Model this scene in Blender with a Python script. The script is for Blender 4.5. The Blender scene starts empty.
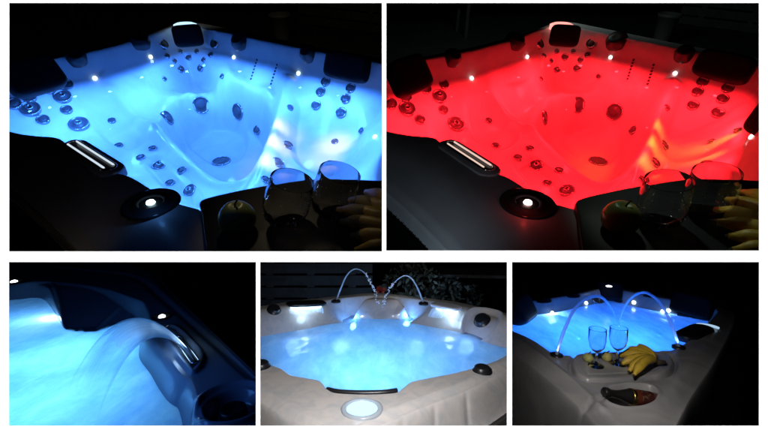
import bpy, bmesh, math, random
import numpy as np
from mathutils import Vector, Matrix, Euler
from mathutils.bvhtree import BVHTree
random.seed(7); np.random.seed(7)
F = 430.0; CX, CY = 384.0, 215.0
sc = bpy.context.scene
C = sc.collection
R = math.radians

# ------------------------------------------------------------------ world, camera
w = bpy.data.worlds.new("World"); sc.world = w; w.use_nodes = True
w.node_tree.nodes['Background'].inputs[0].default_value = (0.5, 0.6, 0.8, 1)
w.node_tree.nodes['Background'].inputs[1].default_value = 0.0
sc.view_settings.view_transform = 'Standard'; sc.view_settings.look = 'None'
sc.view_settings.exposure = 0; sc.view_settings.gamma = 1
cd = bpy.data.cameras.new("camera"); cam = bpy.data.objects.new("camera", cd); C.objects.link(cam)
cam.rotation_euler = (R(90), 0, 0); cd.sensor_width = 36; cd.lens = F / 768 * 36
cd.clip_start = 0.05; cd.clip_end = 60; sc.camera = cam
try:
    sc.cycles.use_denoising = True
    sc.cycles.max_bounces = 10; sc.cycles.transparent_max_bounces = 24
    sc.cycles.sample_clamp_indirect = 6; sc.cycles.caustics_reflective = False
except Exception: pass

# ------------------------------------------------------------------ materials
MATS = {}
def pmat(name, col, rough=0.5, metal=0.0, coat=0.0, noise=None, bump=None, trans=0.0, ior=1.45, sss=0, spec=None):
    if name in MATS: return MATS[name]
    m = bpy.data.materials.new(name); m.use_nodes = True
    nt = m.node_tree; p = nt.nodes['Principled BSDF']
    p.inputs['Base Color'].default_value = (*col, 1); p.inputs['Roughness'].default_value = rough
    p.inputs['Metallic'].default_value = metal; p.inputs['Coat Weight'].default_value = coat
    p.inputs['Coat Roughness'].default_value = 0.08
    p.inputs['Transmission Weight'].default_value = trans; p.inputs['IOR'].default_value = ior
    if spec is not None: p.inputs['Specular IOR Level'].default_value = spec
    tc = nt.nodes.new('ShaderNodeTexCoord')
    if noise:       # (scale, other colour, contrast lo, hi)
        n = nt.nodes.new('ShaderNodeTexNoise'); n.inputs['Scale'].default_value = noise[0]
        n.inputs['Detail'].default_value = 6; n.inputs['Distortion'].default_value = 1.2
        nt.links.new(tc.outputs['Object'], n.inputs['Vector'])
        mr = nt.nodes.new('ShaderNodeMapRange'); mr.inputs[1].default_value = noise[2]; mr.inputs[2].default_value = noise[3]
        nt.links.new(n.outputs['Fac'], mr.inputs[0])
        mx = nt.nodes.new('ShaderNodeMix'); mx.data_type = 'RGBA'
        mx.inputs[6].default_value = (*col, 1); mx.inputs[7].default_value = (*noise[1], 1)
        nt.links.new(mr.outputs[0], mx.inputs[0]); nt.links.new(mx.outputs[2], p.inputs['Base Color'])
    if bump:        # (scale, strength, distance)
        n = nt.nodes.new('ShaderNodeTexNoise'); n.inputs['Scale'].default_value = bump[0]; n.inputs['Detail'].default_value = 4
        nt.links.new(tc.outputs['Object'], n.inputs['Vector'])
        b = nt.nodes.new('ShaderNodeBump'); b.inputs['Strength'].default_value = bump[1]; b.inputs['Distance'].default_value = bump[2]
        nt.links.new(n.outputs['Fac'], b.inputs['Height']); nt.links.new(b.outputs[0], p.inputs['Normal'])
    MATS[name] = m; return m
def emat(name, col, s):
    if name in MATS: return MATS[name]
    m = bpy.data.materials.new(name); m.use_nodes = True; nt = m.node_tree
    e = nt.nodes.new('ShaderNodeEmission'); e.inputs[0].default_value = (*col, 1); e.inputs[1].default_value = s
    nt.links.new(e.outputs[0], nt.nodes['Material Output'].inputs[0]); MATS[name] = m; return m
def clear_water(name, tint, gloss=1.0, rip=9.0, ripd=0.01):
    m = bpy.data.materials.new(name); m.use_nodes = True; nt = m.node_tree; N = nt.nodes; L = nt.links
    N.remove(N['Principled BSDF'])
    t = N.new('ShaderNodeBsdfTransparent'); t.inputs[0].default_value = (*tint, 1)
    g = N.new('ShaderNodeBsdfGlossy'); g.inputs['Roughness'].default_value = 0.03
    tc = N.new('ShaderNodeTexCoord'); n = N.new('ShaderNodeTexNoise'); n.inputs['Scale'].default_value = rip; n.inputs['Detail'].default_value = 3
    L.new(tc.outputs['Object'], n.inputs['Vector'])
    b = N.new('ShaderNodeBump'); b.inputs['Strength'].default_value = 0.3; b.inputs['Distance'].default_value = ripd
    L.new(n.outputs['Fac'], b.inputs['Height']); L.new(b.outputs[0], g.inputs['Normal'])
    fr = N.new('ShaderNodeFresnel'); fr.inputs[0].default_value = 1.33; L.new(b.outputs[0], fr.inputs['Normal'])
    mu = N.new('ShaderNodeMath'); mu.operation = 'MULTIPLY'; mu.inputs[1].default_value = gloss; L.new(fr.outputs[0], mu.inputs[0])
    mx = N.new('ShaderNodeMixShader'); L.new(mu.outputs[0], mx.inputs[0]); L.new(t.outputs[0], mx.inputs[1]); L.new(g.outputs[0], mx.inputs[2])
    L.new(mx.outputs[0], N['Material Output'].inputs[0]); return m
def milky_water(name, col, scale=2.5, trans=0.7, clear=0.25, stretch=(1,1,1), froth=.45):
    """churned, bubbly water: lit from below it glows through, with drifting denser patches"""
    m = bpy.data.materials.new(name); m.use_nodes = True; nt = m.node_tree; N = nt.nodes; L = nt.links
    N.remove(N['Principled BSDF'])
    tc = N.new('ShaderNodeTexCoord'); mp = N.new('ShaderNodeMapping'); mp.inputs['Scale'].default_value = stretch
    L.new(tc.outputs['Object'], mp.inputs[0])
    n = N.new('ShaderNodeTexNoise'); n.inputs['Scale'].default_value = scale; n.inputs['Detail'].default_value = 5; n.inputs['Distortion'].default_value = 0.6
    L.new(mp.outputs[0], n.inputs['Vector'])
    nf = N.new('ShaderNodeTexNoise'); nf.inputs['Scale'].default_value = scale * 4.2; nf.inputs['Detail'].default_value = 9; nf.inputs['Roughness'].default_value = .66; nf.inputs['Distortion'].default_value = .35
    L.new(mp.outputs[0], nf.inputs['Vector'])
    fr_ = N.new('ShaderNodeMapRange'); fr_.inputs[1].default_value = 0.36; fr_.inputs[2].default_value = 0.64; L.new(nf.outputs['Fac'], fr_.inputs[0])
    cm = N.new('ShaderNodeMix'); cm.data_type = 'RGBA'; cm.inputs[6].default_value = (col[0] * (1 - froth), col[1] * (1 - froth * .8), col[2] * (1 - froth * .45), 1); cm.inputs[7].default_value = (min(1, col[0] * 1.25), min(1, col[1] * 1.1), 1, 1); L.new(fr_.outputs[0], cm.inputs[0])
    tr = N.new('ShaderNodeBsdfTranslucent'); L.new(cm.outputs[2], tr.inputs[0])
    di = N.new('ShaderNodeBsdfDiffuse'); L.new(cm.outputs[2], di.inputs[0])
    m1 = N.new('ShaderNodeMixShader'); m1.inputs[0].default_value = 1 - trans
    L.new(tr.outputs[0], m1.inputs[1]); L.new(di.outputs[0], m1.inputs[2])
    tp = N.new('ShaderNodeBsdfTransparent'); tp.inputs[0].default_value = (0.9, 0.95, 1, 1)
    mr = N.new('ShaderNodeMapRange'); mr.inputs[1].default_value = 0.3; mr.inputs[2].default_value = 0.7
    mr.inputs[3].default_value = clear * 1.6; mr.inputs[4].default_value = clear * 0.4; L.new(n.outputs['Fac'], mr.inputs[0])
    m2 = N.new('ShaderNodeMixShader'); L.new(mr.outputs[0], m2.inputs[0]); L.new(m1.outputs[0], m2.inputs[1]); L.new(tp.outputs[0], m2.inputs[2])
    g = N.new('ShaderNodeBsdfGlossy'); g.inputs['Roughness'].default_value = 0.15
    fr = N.new('ShaderNodeFresnel'); fr.inputs[0].default_value = 1.25
    b = N.new('ShaderNodeBump'); b.inputs['Strength'].default_value = 0.4; b.inputs['Distance'].default_value = 0.02
    n2 = N.new('ShaderNodeTexNoise'); n2.inputs['Scale'].default_value = 14; L.new(mp.outputs[0], n2.inputs['Vector'])
    L.new(n2.outputs['Fac'], b.inputs['Height']); L.new(b.outputs[0], g.inputs['Normal']); L.new(b.outputs[0], fr.inputs['Normal'])
    m3 = N.new('ShaderNodeMixShader'); L.new(fr.outputs[0], m3.inputs[0]); L.new(m2.outputs[0], m3.inputs[1]); L.new(g.outputs[0], m3.inputs[2])
    L.new(m3.outputs[0], N['Material Output'].inputs[0]); return m
def sheet_mat(name, col, clear, streak=60, rough=0.12, fade=0.0):
    """thin running water: part clear, part white streaks that catch the light"""
    m = bpy.data.materials.new(name); m.use_nodes = True; nt = m.node_tree; N = nt.nodes; L = nt.links
    N.remove(N['Principled BSDF'])
    tc = N.new('ShaderNodeTexCoord'); mp = N.new('ShaderNodeMapping'); mp.inputs['Scale'].default_value = (1.0, streak, 1)
    L.new(tc.outputs['UV'], mp.inputs[0]); n = N.new('ShaderNodeTexNoise'); n.inputs['Scale'].default_value = 1.0; n.inputs['Detail'].default_value = 3
    L.new(mp.outputs[0], n.inputs['Vector'])
    tr = N.new('ShaderNodeBsdfTranslucent'); tr.inputs[0].default_value = (*col, 1)
    di = N.new('ShaderNodeBsdfDiffuse'); di.inputs[0].default_value = (*col, 1)
    a = N.new('ShaderNodeMixShader'); a.inputs[0].default_value = 0.5; L.new(tr.outputs[0], a.inputs[1]); L.new(di.outputs[0], a.inputs[2])
    tp = N.new('ShaderNodeBsdfTransparent')
    mr = N.new('ShaderNodeMapRange'); mr.inputs[1].default_value = 0.3; mr.inputs[2].default_value = 0.7
    mr.inputs[3].default_value = min(1, clear + 0.15); mr.inputs[4].default_value = max(0, clear - 0.15); L.new(n.outputs['Fac'], mr.inputs[0])
    b = N.new('ShaderNodeMixShader'); L.new(a.outputs[0], b.inputs[1]); L.new(tp.outputs[0], b.inputs[2])
    sx = N.new('ShaderNodeSeparateXYZ'); L.new(tc.outputs['UV'], sx.inputs[0])
    fd = N.new('ShaderNodeMapRange'); fd.inputs[1].default_value = 0.7; fd.inputs[2].default_value = 1.9; fd.inputs[3].default_value = 0; fd.inputs[4].default_value = fade; L.new(sx.outputs[0], fd.inputs[0])
    ad = N.new('ShaderNodeMath'); ad.operation = 'ADD'; ad.use_clamp = True; L.new(mr.outputs[0], ad.inputs[0]); L.new(fd.outputs[0], ad.inputs[1]); L.new(ad.outputs[0], b.inputs[0])
    g = N.new('ShaderNodeBsdfGlossy'); g.inputs['Roughness'].default_value = rough
    c = N.new('ShaderNodeMixShader'); c.inputs[0].default_value = 0.08 if not fade else 0.03; L.new(b.outputs[0], c.inputs[1]); L.new(g.outputs[0], c.inputs[2])
    L.new(c.outputs[0], N['Material Output'].inputs[0]); return m

# ------------------------------------------------------------------ panel frames
def ss(x): x = np.clip(x, 0, 1); return x * x * (3 - 2 * x)
class Panel:
    """One tub's own level: the tub leans towards the viewer by `pitch`; z=0 is its rim."""
    def __init__(s, hor, H, planes, dx=0.0):
        s.th = math.atan((CY - hor) / F); s.H = H; s.dx = dx
        c, n = math.cos(s.th), math.sin(s.th)
        s.Rm = Matrix(((1, 0, 0), (0, c, -n), (0, n, c)))      # local -> world
        s.M = Matrix.Translation(s.Rm @ Vector((0, 0, -H))) @ s.Rm.to_4x4()
        s.planes = [(s.Rm.transposed() @ Vector(p), d) for p, d in planes]   # outward normals
        s.bvh = None
    def ray(s, x, y):
        d = Vector(((x + s.dx - CX) / F, 1, (CY - y) / F)); return s.Rm.transposed() @ d
    def at(s, x, y, z=0.0):
        d = s.ray(x, y); t = (s.H - z) / (-d.z); return Vector((d.x * t, d.y * t, z))
    def up(s, x, y, base):
        """the point above `base` (same horizontal distance) seen at pixel x, y"""
        d = s.ray(x, y); t = base.y / d.y; return Vector((d.x * t, base.y, s.H + d.z * t))
    def hit(s, x, y):
        d = s.ray(x, y).normalized(); return s.bvh.ray_cast(Vector((0, 0, s.H)), d)
    def poly(s, pts, z=0.0, n=6, sharp=False):
        P = np.array([tuple(s.at(x, y, z))[:2] for x, y in pts])
        return P if sharp else smooth_poly(P, n)
def smooth_poly(P, n=6):
    out = []; m = len(P)
    for i in range(m):
        a, b, c, d = P[i - 1], P[i], P[(i + 1) % m], P[(i + 2) % m]
        for k in range(n):
            t = k / n
            out.append(0.5 * ((2 * b) + (c - a) * t * 0.7 + (2 * a * 0 - 0) ) if False else
                       cr(a, b, c, d, t))
    return np.array(out)
def cr(a, b, c, d, t, k=0.42):
    m1 = (c - a) * k; m2 = (d - b) * k
    return (2*t**3 - 3*t**2 + 1) * b + (t**3 - 2*t**2 + t) * m1 + (-2*t**3 + 3*t**2) * c + (t**3 - t**2) * m2
def open_curve(P, n=8):
    P = [np.array(p, float) for p in P]; P = [2 * P[0] - P[1]] + P + [2 * P[-1] - P[-2]]; out = []
    for i in range(1, len(P) - 2):
        for k in range(n): out.append(cr(P[i-1], P[i], P[i+1], P[i+2], k / n, 0.5))
    out.append(P[-2]); return np.array(out)
def sdf(X, Y, P, closed=True):
    """signed distance to polygon, positive inside (unsigned for open lines)"""
    d2 = np.full(X.shape, 1e9); inside = np.zeros(X.shape, bool); n = len(P)
    for i in range(n if closed else n - 1):
        ax, ay = P[i]; bx, by = P[(i + 1) % n]; ex, ey = bx - ax, by - ay; L = ex * ex + ey * ey + 1e-12
        t = np.clip(((X - ax) * ex + (Y - ay) * ey) / L, 0, 1)
        d2 = np.minimum(d2, (X - ax - t * ex) ** 2 + (Y - ay - t * ey) ** 2)
        if closed:
            c = ((ay > Y) != (by > Y)); 
            if ay != by: inside ^= c & (X < (bx - ax) * (Y - ay) / (by - ay) + ax)
    d = np.sqrt(d2); return np.where(inside, d, -d) if closed else d

# ------------------------------------------------------------------ object helpers
def tag(o, label=None, cat=None, group=None, kind=None):
    if label: o['label'] = label
    if cat: o['category'] = cat
    if group: o['group'] = group
    if kind: o['kind'] = kind
    return o
def thing(P, name, label, cat, base, group=None):
    o = bpy.data.objects.new(name, None); C.objects.link(o); o.empty_display_size = 0.05
    o.matrix_world = P.M @ Matrix.Translation(base); o['_b'] = list(base)
    return tag(o, label, cat, group)
def clip_bm(P, bm):
    o = Vector((0, 0, P.H))
    for n, d in P.planes:
        if any((v.co - o).dot(n) > d for v in bm.verts):
            g = bm.verts[:] + bm.edges[:] + bm.faces[:]
            bmesh.ops.bisect_plane(bm, geom=g, plane_co=o + n.normalized() * (d / n.length), plane_no=n, clear_outer=True)
def make(P, name, bm, mat, parent=None, base=None, smooth=True, clip=True):
    """bm in panel coordinates. parent: its thing (or part). base: origin of a top-level mesh."""
    if clip and P: clip_bm(P, bm)
    if len(bm.verts) == 0: bm.free(); return None
    b = Vector(parent['_b']) if parent is not None else Vector(base if base is not None else (0, 0, 0))
    for v in bm.verts: v.co -= b
    if smooth:
        for f in bm.faces: f.smooth = True
    me = bpy.data.meshes.new(name); bm.to_mesh(me); bm.free()
    for m in (mat if isinstance(mat, (list, tuple)) else [mat]): me.materials.append(m)
    o = bpy.data.objects.new(name, me); C.objects.link(o); o['_b'] = list(b)
    if parent is not None: o.parent = parent
    else: o.matrix_world = (P.M if P else Matrix()) @ Matrix.Translation(b)
    return o
def frame_of(n, up=Vector((0, 0, 1))):
    z = n.normalized(); x = up.cross(z)
    if x.length < 1e-3: x = Vector((1, 0, 0))
    x.normalize(); y = z.cross(x); return Matrix((x, y, z)).transposed()
def lathe(bm, prof, loc, Rt, seg=40, mats=None, sx=1, sy=1, cap0=False, cap1=False):
    """prof: list of (radius, height); Rt 3x3 whose z is the axis"""
    rings = []
    for r, h in prof:
        rings.append([bm.verts.new(loc + Rt @ Vector((r * sx * math.cos(2*math.pi*k/seg), r * sy * math.sin(2*math.pi*k/seg), h))) for k in range(seg)])
    for i in range(len(rings) - 1):
        for k in range(seg):
            f = bm.faces.new((rings[i][k], rings[i][(k+1) % seg], rings[i+1][(k+1) % seg], rings[i+1][k]))
            if mats: f.material_index = mats[i]
    if cap0: bm.faces.new(rings[0][::-1])
    if cap1:
        f = bm.faces.new(rings[-1])
        if mats: f.material_index = mats[-1]
    return rings
def tube(bm, pts, rad, seg=12, caps=True, ridge=0.0):
    pts = [Vector(p) for p in pts]; n = len(pts); rings = []
    ref = Vector((0.13, 0.21, 1)).normalized()
    for i, p in enumerate(pts):
        t = (pts[min(i+1, n-1)] - pts[max(i-1, 0)]).normalized()
        x = ref.cross(t); 
        if x.length < 1e-3: x = Vector((1, 0, 0)).cross(t)
        x.normalize(); y = t.cross(x); r = rad[i] if hasattr(rad, '__len__') else rad
        rings.append([bm.verts.new(p + (x * math.cos(2*math.pi*k/seg) + y * math.sin(2*math.pi*k/seg)) * r * (1 - ridge * (k % 2))) for k in range(seg)])
    for i in range(n - 1):
        for k in range(seg): bm.faces.new((rings[i][k], rings[i][(k+1) % seg], rings[i+1][(k+1) % seg], rings[i+1][k]))
    if caps: bm.faces.new(rings[0][::-1]); bm.faces.new(rings[-1])
def rbox(bm, loc, Rt, sx, sy, sz, e=4.0, n=14):
    """rounded box (superellipsoid) with half sizes sx, sy, sz"""
    def sp(v, p): return math.copysign(abs(v) ** p, v)
    rings = []; p = 2.0 / e
    for i in range(1, n):
        a = -math.pi/2 + math.pi * i / n; r = []
        for k in range(2 * n):
            b = math.pi * k / n
            r.append(bm.verts.new(loc + Rt @ Vector((sx*sp(math.cos(a), p)*sp(math.cos(b), p), sy*sp(math.cos(a), p)*sp(math.sin(b), p), sz*sp(math.sin(a), p)))))
        rings.append(r)
    for i in range(len(rings) - 1):
        for k in range(2 * n): bm.faces.new((rings[i][k], rings[i][(k+1) % (2*n)], rings[i+1][(k+1) % (2*n)], rings[i+1][k]))
    bm.faces.new(rings[0][::-1]); bm.faces.new(rings[-1])
def slab(bm, P2, z0, z1, bev=0.006):
    """solid with outline P2 (list of x, y), rounded top edge"""
    P2 = np.array(P2); c = P2.mean(0); n = len(P2)
    # inward offset by normals
    area = 0.5 * sum(P2[i][0]*P2[(i+1) % n][1] - P2[(i+1) % n][0]*P2[i][1] for i in range(n)); sg = 1 if area > 0 else -1
    nr = []
    for i in range(n):
        t = P2[(i+1) % n] - P2[i-1]; t = t / (np.linalg.norm(t) + 1e-9); nr.append(np.array((-t[1], t[0])) * sg)
    lev = [(0, z0), (0, z1 - bev), (bev * .3, z1 - bev * .3), (bev, z1)]
    rings = [[bm.verts.new((P2[i][0] + nr[i][0]*o, P2[i][1] + nr[i][1]*o, z)) for i in range(n)] for o, z in lev]
    for a in range(len(rings) - 1):
        for k in range(n): bm.faces.new((rings[a][k], rings[a][(k+1) % n], rings[a+1][(k+1) % n], rings[a+1][k]))
    bm.faces.new(rings[-1])
    bmesh.ops.recalc_face_normals(bm, faces=bm.faces[:])
def light(P, kind, loc, energy, col, target=None, cone=120, blend=0.6, radius=0.02, size=None, name='tub_light'):
    ld = bpy.data.lights.new(name, kind); ld.energy = energy; ld.color = col
    if kind in ('SPOT', 'POINT'): ld.shadow_soft_size = radius
    if kind == 'SPOT': ld.spot_size = R(cone); ld.spot_blend = blend
    if kind == 'AREA':
        ld.size = size[0]; ld.size_y = size[1]; ld.shape = 'RECTANGLE'
    o = bpy.data.objects.new(name, ld); C.objects.link(o)
    M = P.M if P else Matrix(); a = M @ Vector(loc); o.location = a
    if target is not None: o.rotation_euler = (M @ Vector(target) - a).to_track_quat('-Z', 'Y').to_euler()
    return o

def grid_mesh(P, name, X, Y, Z, keep, mat, parent=None, base=None, flip=False):
    """height-field piece; drops cells beyond `keep` and beyond the compartment walls"""
    ny, nx = X.shape
    k = keep.copy()
    for n, d in P.planes: k &= (X * n.x + Y * n.y + (Z - P.H) * n.z) <= d
    f = k[:-1, :-1] & k[1:, :-1] & k[:-1, 1:] & k[1:, 1:]
    used = np.zeros(X.shape, bool); used[:-1, :-1] |= f; used[1:, :-1] |= f; used[:-1, 1:] |= f; used[1:, 1:] |= f
    idx = -np.ones(X.shape, int); idx[used] = np.arange(used.sum())
    b = Vector(parent['_b']) if parent is not None else Vector(base)
    V = np.stack([X[used] - b.x, Y[used] - b.y, Z[used] - b.z], 1).astype(np.float32)
    q = np.stack([idx[:-1, :-1][f], idx[:-1, 1:][f], idx[1:, 1:][f], idx[1:, :-1][f]], 1)
    me = bpy.data.meshes.new(name); me.vertices.add(len(V)); me.vertices.foreach_set('co', V.ravel())
    me.loops.add(q.size); me.loops.foreach_set('vertex_index', q.ravel().astype(np.int32))
    me.polygons.add(len(q)); me.polygons.foreach_set('loop_start', np.arange(0, q.size, 4, dtype=np.int32))
    me.update(calc_edges=True); me.polygons.foreach_set('use_smooth', np.ones(len(q), bool))
    me.materials.append(mat)
    o = bpy.data.objects.new(name, me); C.objects.link(o); o['_b'] = list(b)
    if parent is not None: o.parent = parent
    else: o.matrix_world = P.M @ Matrix.Translation(b)
    return o, V + np.array(tuple(b), np.float32), q
def warp_grid(y0, y1, s0, s1, ny, nx):
    Y = np.exp(np.linspace(math.log(y0), math.log(y1), ny)); S = np.linspace(s0, s1, nx)
    YY, SS = np.meshgrid(Y, S, indexing='ij'); return SS * YY, YY
def set_bvh(P, V, q): P.bvh = BVHTree.FromPolygons([tuple(v) for v in V.tolist()], q.tolist())

# ------------------------------------------------------------------ display board and compartments
WIN = [(9.2, 3, 382, 251.4), (386.2, 3, 759, 250.6), (9, 262, 256, 425.7), (260.2, 262, 507, 425.7), (512, 262, 759, 425.7)]
white = pmat('white_board_paint', (0.93, 0.93, 0.93), 0.9, spec=0.1)
velvet = pmat('black_velvet', (0.0012, 0.0012, 0.0012), 1.0, spec=0.0)
def build_board():
    bm = bmesh.new(); D0, D1 = 1.0, 1.003
    def pt(x, y, D): return bm.verts.new(((x - CX) / F * D, D, (CY - y) / F * D))
    def rects(wins, D, mi):
        X0, X1, Y0, Y1 = -200, 968, -210, 640
        top, bot = wins[:2], wins[2:]
        cells = [(X0, Y0, X1, min(t[1] for t in top))]
        ymid0 = max(t[3] for t in top); ymid1 = bot[0][1]
        yt = min(t[1] for t in top)
        def band(ws, ya, yb):
            x = X0
            for a in ws:
                cells.append((x, ya, a[0], yb)); x = a[2]
                if a[3] < yb: cells.append((a[0], a[3], a[2], yb))
                if a[1] > ya: cells.append((a[0], ya, a[2], a[1]))
            cells.append((x, ya, X1, yb))
        band(top, yt, ymid0); cells.append((X0, ymid0, X1, ymid1)); band(bot, ymid1, bot[0][3]); cells.append((X0, bot[0][3], X1, Y1))
        for a in cells:
            vs = [pt(a[0], a[1], D), pt(a[0], a[3], D), pt(a[2], a[3], D), pt(a[2], a[1], D)]
            if mi: vs = vs[::-1]
            bm.faces.new(vs).material_index = mi
    rects(WIN, D0, 0)
    W2 = [(a - .8, b - .8, c + .8, d + .8) for a, b, c, d in WIN]
    rects(W2, D1, 1)
    for (a, b, c, d), (e, f, g, h) in zip(WIN, W2):
        F4 = [(a, b), (c, b), (c, d), (a, d)]; B4 = [(e, f), (g, f), (g, h), (e, h)]
        for i in range(4):
            j = (i + 1) % 4
            fc = bm.faces.new((pt(*F4[i], D0), pt(*F4[j], D0), pt(*B4[j], D1), pt(*B4[i], D1))); fc.material_index = 1
    o = make(None, 'display_board', bm, [white, velvet], base=(0, 1, -1.1), smooth=False)
    tag(o, 'plain white upright board with five rectangular openings, two above and three below', 'display board')
build_board()
def quad_slab(name, pts, th):
    """thin solid wall: pts four corners, thickness th along its normal"""
    bm = bmesh.new(); pts = [Vector(p) for p in pts]; n = (pts[1] - pts[0]).cross(pts[3] - pts[0]).normalized() * th / 2
    a = [bm.verts.new(p + n) for p in pts]; b = [bm.verts.new(p - n) for p in pts]
    bm.faces.new(a); bm.faces.new(b[::-1])
    for i in range(4): j = (i + 1) % 4; bm.faces.new((a[j], a[i], b[i], b[j]))
    bmesh.ops.recalc_face_normals(bm, faces=bm.faces[:])
    return tag(make(None, name, bm, velvet, base=pts[0], smooth=False), kind='structure')
FAR = 9.0
def r(x, y, D): return ((x - CX) / F * D, D, (CY - y) / F * D)
XL, XR = -230, 998
quad_slab('baffle_shelf', [r(XL, 257, 1.006), r(XR, 257, 1.006), r(XR, 257, FAR), r(XL, 257, FAR)], .003)  # unseen black walls added to keep each tub's light apart
def vpart(x, ya, yb): quad_slab('baffle_divider', [r(x, ya, 1.006), r(x, yb, 1.006), r(x, yb, FAR), r(x, ya, FAR)], .003)
vpart(384.1, -160, 256); vpart(258.1, 258, 590); vpart(509.5, 258, 590)
XB = 8.7
quad_slab('baffle_back', [(-13, FAR + .01, -8), (13, FAR + .01, -8), (13, FAR + .01, 8), (-13, FAR + .01, 8)], .02)  # outer box added to close the compartments against stray light
for s in (-1, 1): quad_slab('baffle_side', [r(-160 if s < 0 else 928, -160, 1.006), r(-160 if s < 0 else 928, 590, 1.006), (s*12.9, FAR, -8), (s*12.9, FAR, 8)], .01)
quad_slab('baffle_top', [r(-160, -160, 1.006), r(928, -160, 1.006), (12.9, FAR, 7.9), (-12.9, FAR, 7.9)], .01)
quad_slab('baffle_bottom', [r(-160, 590, 1.006), r(928, 590, 1.006), (12.9, FAR, -7.9), (-12.9, FAR, -7.9)], .01)
for s in (-1, 1):
    light(None, 'AREA', (0, 0.90, 1.25 * s), 300, (1, 1, 1), target=(0, 1.0, 0), size=(2.6, 0.02), name='board_lamp')  # unseen lamps added above and below to whiten the board

# clip planes, world normals (outward), small inset
eps = -0.003
TOPB = ((0, -42 / F, -1), eps); BOTT = ((0, 42 / F, 1), eps)
def xl(x, s): return ((s, -s * (x - CX) / F, 0), eps)
PL1 = [TOPB, xl(384.1, 1)]; PL2 = [TOPB, xl(384.1, -1)]
PL3 = [BOTT, xl(258.1, 1)]; PL4 = [BOTT, xl(258.1, -1), xl(509.5, 1)]; PL5 = [BOTT, xl(509.5, -1)]
for L_ in (PL1, PL2, PL3, PL4, PL5): L_.append(((0, -1, 0), -1.05))

# ------------------------------------------------------------------ shared parts
chrome = pmat('chrome', (0.75, 0.75, 0.78), 0.12, metal=1.0)
steel = pmat('jet_steel', (0.3, 0.31, 0.34), 0.2, metal=0.8)
rubber = pmat('black_plastic', (0.012, 0.012, 0.014), 0.35)
jetdark = pmat('jet_dark_plastic', (0.05, 0.052, 0.06), 0.35, spec=.3)
pillow_m = pmat('pillow_foam', (0.0035, 0.0035, 0.005), 0.5, spec=.1, bump=(60, .15, .002))
def jet(P, parent, x, y, rad, big=False):
    h = P.hit(x, y)
    if h[0] is None: return
    loc, n = h[0], h[1]
    if n.z < 0: n = -n
    if rad > .068 and not big: rad *= .85; loc = loc + n * .003
    else: n = (n + Vector((0, -.15, .6))).normalized(); loc = loc + n * rad * .15
    Rt = frame_of(n); bm = bmesh.new()
    lathe(bm, [(rad*1.0, -.03), (rad*1.0, .004), (rad*.95, .007), (rad*.88, .006), (rad*.85, .001), (rad*.5, .002), (rad*.45, .006), (rad*.2, .006), (0.0005, .005)], loc, Rt, 28, [0, 0, 0, 1, 1, 1, 1, 1])
    o = make(P, 'jet', bm, [steel, jetdark], parent)
    if big and o:
        bm = bmesh.new(); lathe(bm, [(rad*.34, .004), (rad*.34, .016), (rad*.27, .018), (rad*.2, .017), (rad*.18, .008), (.0005, .008)], loc, Rt, 20, [0, 0, 0, 1, 1])
        make(P, 'nozzle', bm, [steel, rubber], o)
def led(P, parent, x, y, rad, mat, off=0.006, loc=None, n=None):
    if loc is None:
        h = P.hit(x, y)
        if h[0] is None: return
        loc, n = h[0], h[1]
    if n.z < 0: n = -n
    bm = bmesh.new(); lathe(bm, [(rad, -.002), (rad, off), (rad * .7, off + rad*.3), (.0005, off + rad * .42)], loc, frame_of(n), 20)
    make(P, 'led_light', bm, mat, parent)
def dial(P, parent, x, y, rad, hgt=.03, z=0.0, mat=None, name='control_dial'):
    p = P.at(x, y, z); bm = bmesh.new()
    lathe(bm, [(rad*1.15, -.002), (rad*1.12, .006), (rad*.95, .008), (rad*.9, hgt*.8), (rad*.8, hgt), (rad*.3, hgt*.93), (.0005, hgt*.92)], p, Matrix.Identity(3), 36)
    return make(P, name, bm, mat or rubber, parent)
def pillow(P, parent, x, y, z, sx, sy, sz, face_xy, tilt=15, name='pillow'):
    """sx half width, sy half height, sz half thickness; faces the point face_xy"""
    p = P.at(x, y, z); t = Vector((face_xy[0] - p.x, face_xy[1] - p.y, 0)).normalized()
    n = (t * math.cos(R(tilt)) + Vector((0, 0, 1)) * math.sin(R(tilt))).normalized()
    bm = bmesh.new(); rbox(bm, p, frame_of(n), sx, sy, sz, 5); o = make(P, name, bm, pillow_m, parent)
    return p, n
def stadium(a, b, r_, n=10):
    """outline of a slot from a to b (2-D), radius r_"""
    a, b = np.array(a, float), np.array(b, float); d = (b - a) / np.linalg.norm(b - a); an = math.atan2(d[1], d[0]); out = []
    for c, s in ((b, -math.pi/2), (a, math.pi/2)):
        for k in range(n + 1):
            t = an + s + math.pi * k / n; out.append(c + r_ * np.array((math.cos(t), math.sin(t))))
    return np.array(out)
def ground(P, y1=9.5, z=-.9):
    bm = bmesh.new(); vs = [bm.verts.new(v) for v in ((-12, .5, z), (12, .5, z), (12, y1, z), (-12, y1, z))]; bm.faces.new(vs)
    m = pmat('dark_deck', (0.02, 0.021, 0.024), 0.8, noise=(3, (.035, .035, .04), .4, .6))
    return tag(make(P, 'ground', bm, m, base=(0, 3, z), smooth=False), kind='structure')
def plane_pt(P, x, y, S, E):
    """where the line of sight meets the upright plane through S and E"""
    d = P.ray(x, y); n = Vector((E.y - S.y, S.x - E.x, 0)); o = Vector((0, 0, P.H)); t = (S - o).dot(n) / d.dot(n); return o + d * t
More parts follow.
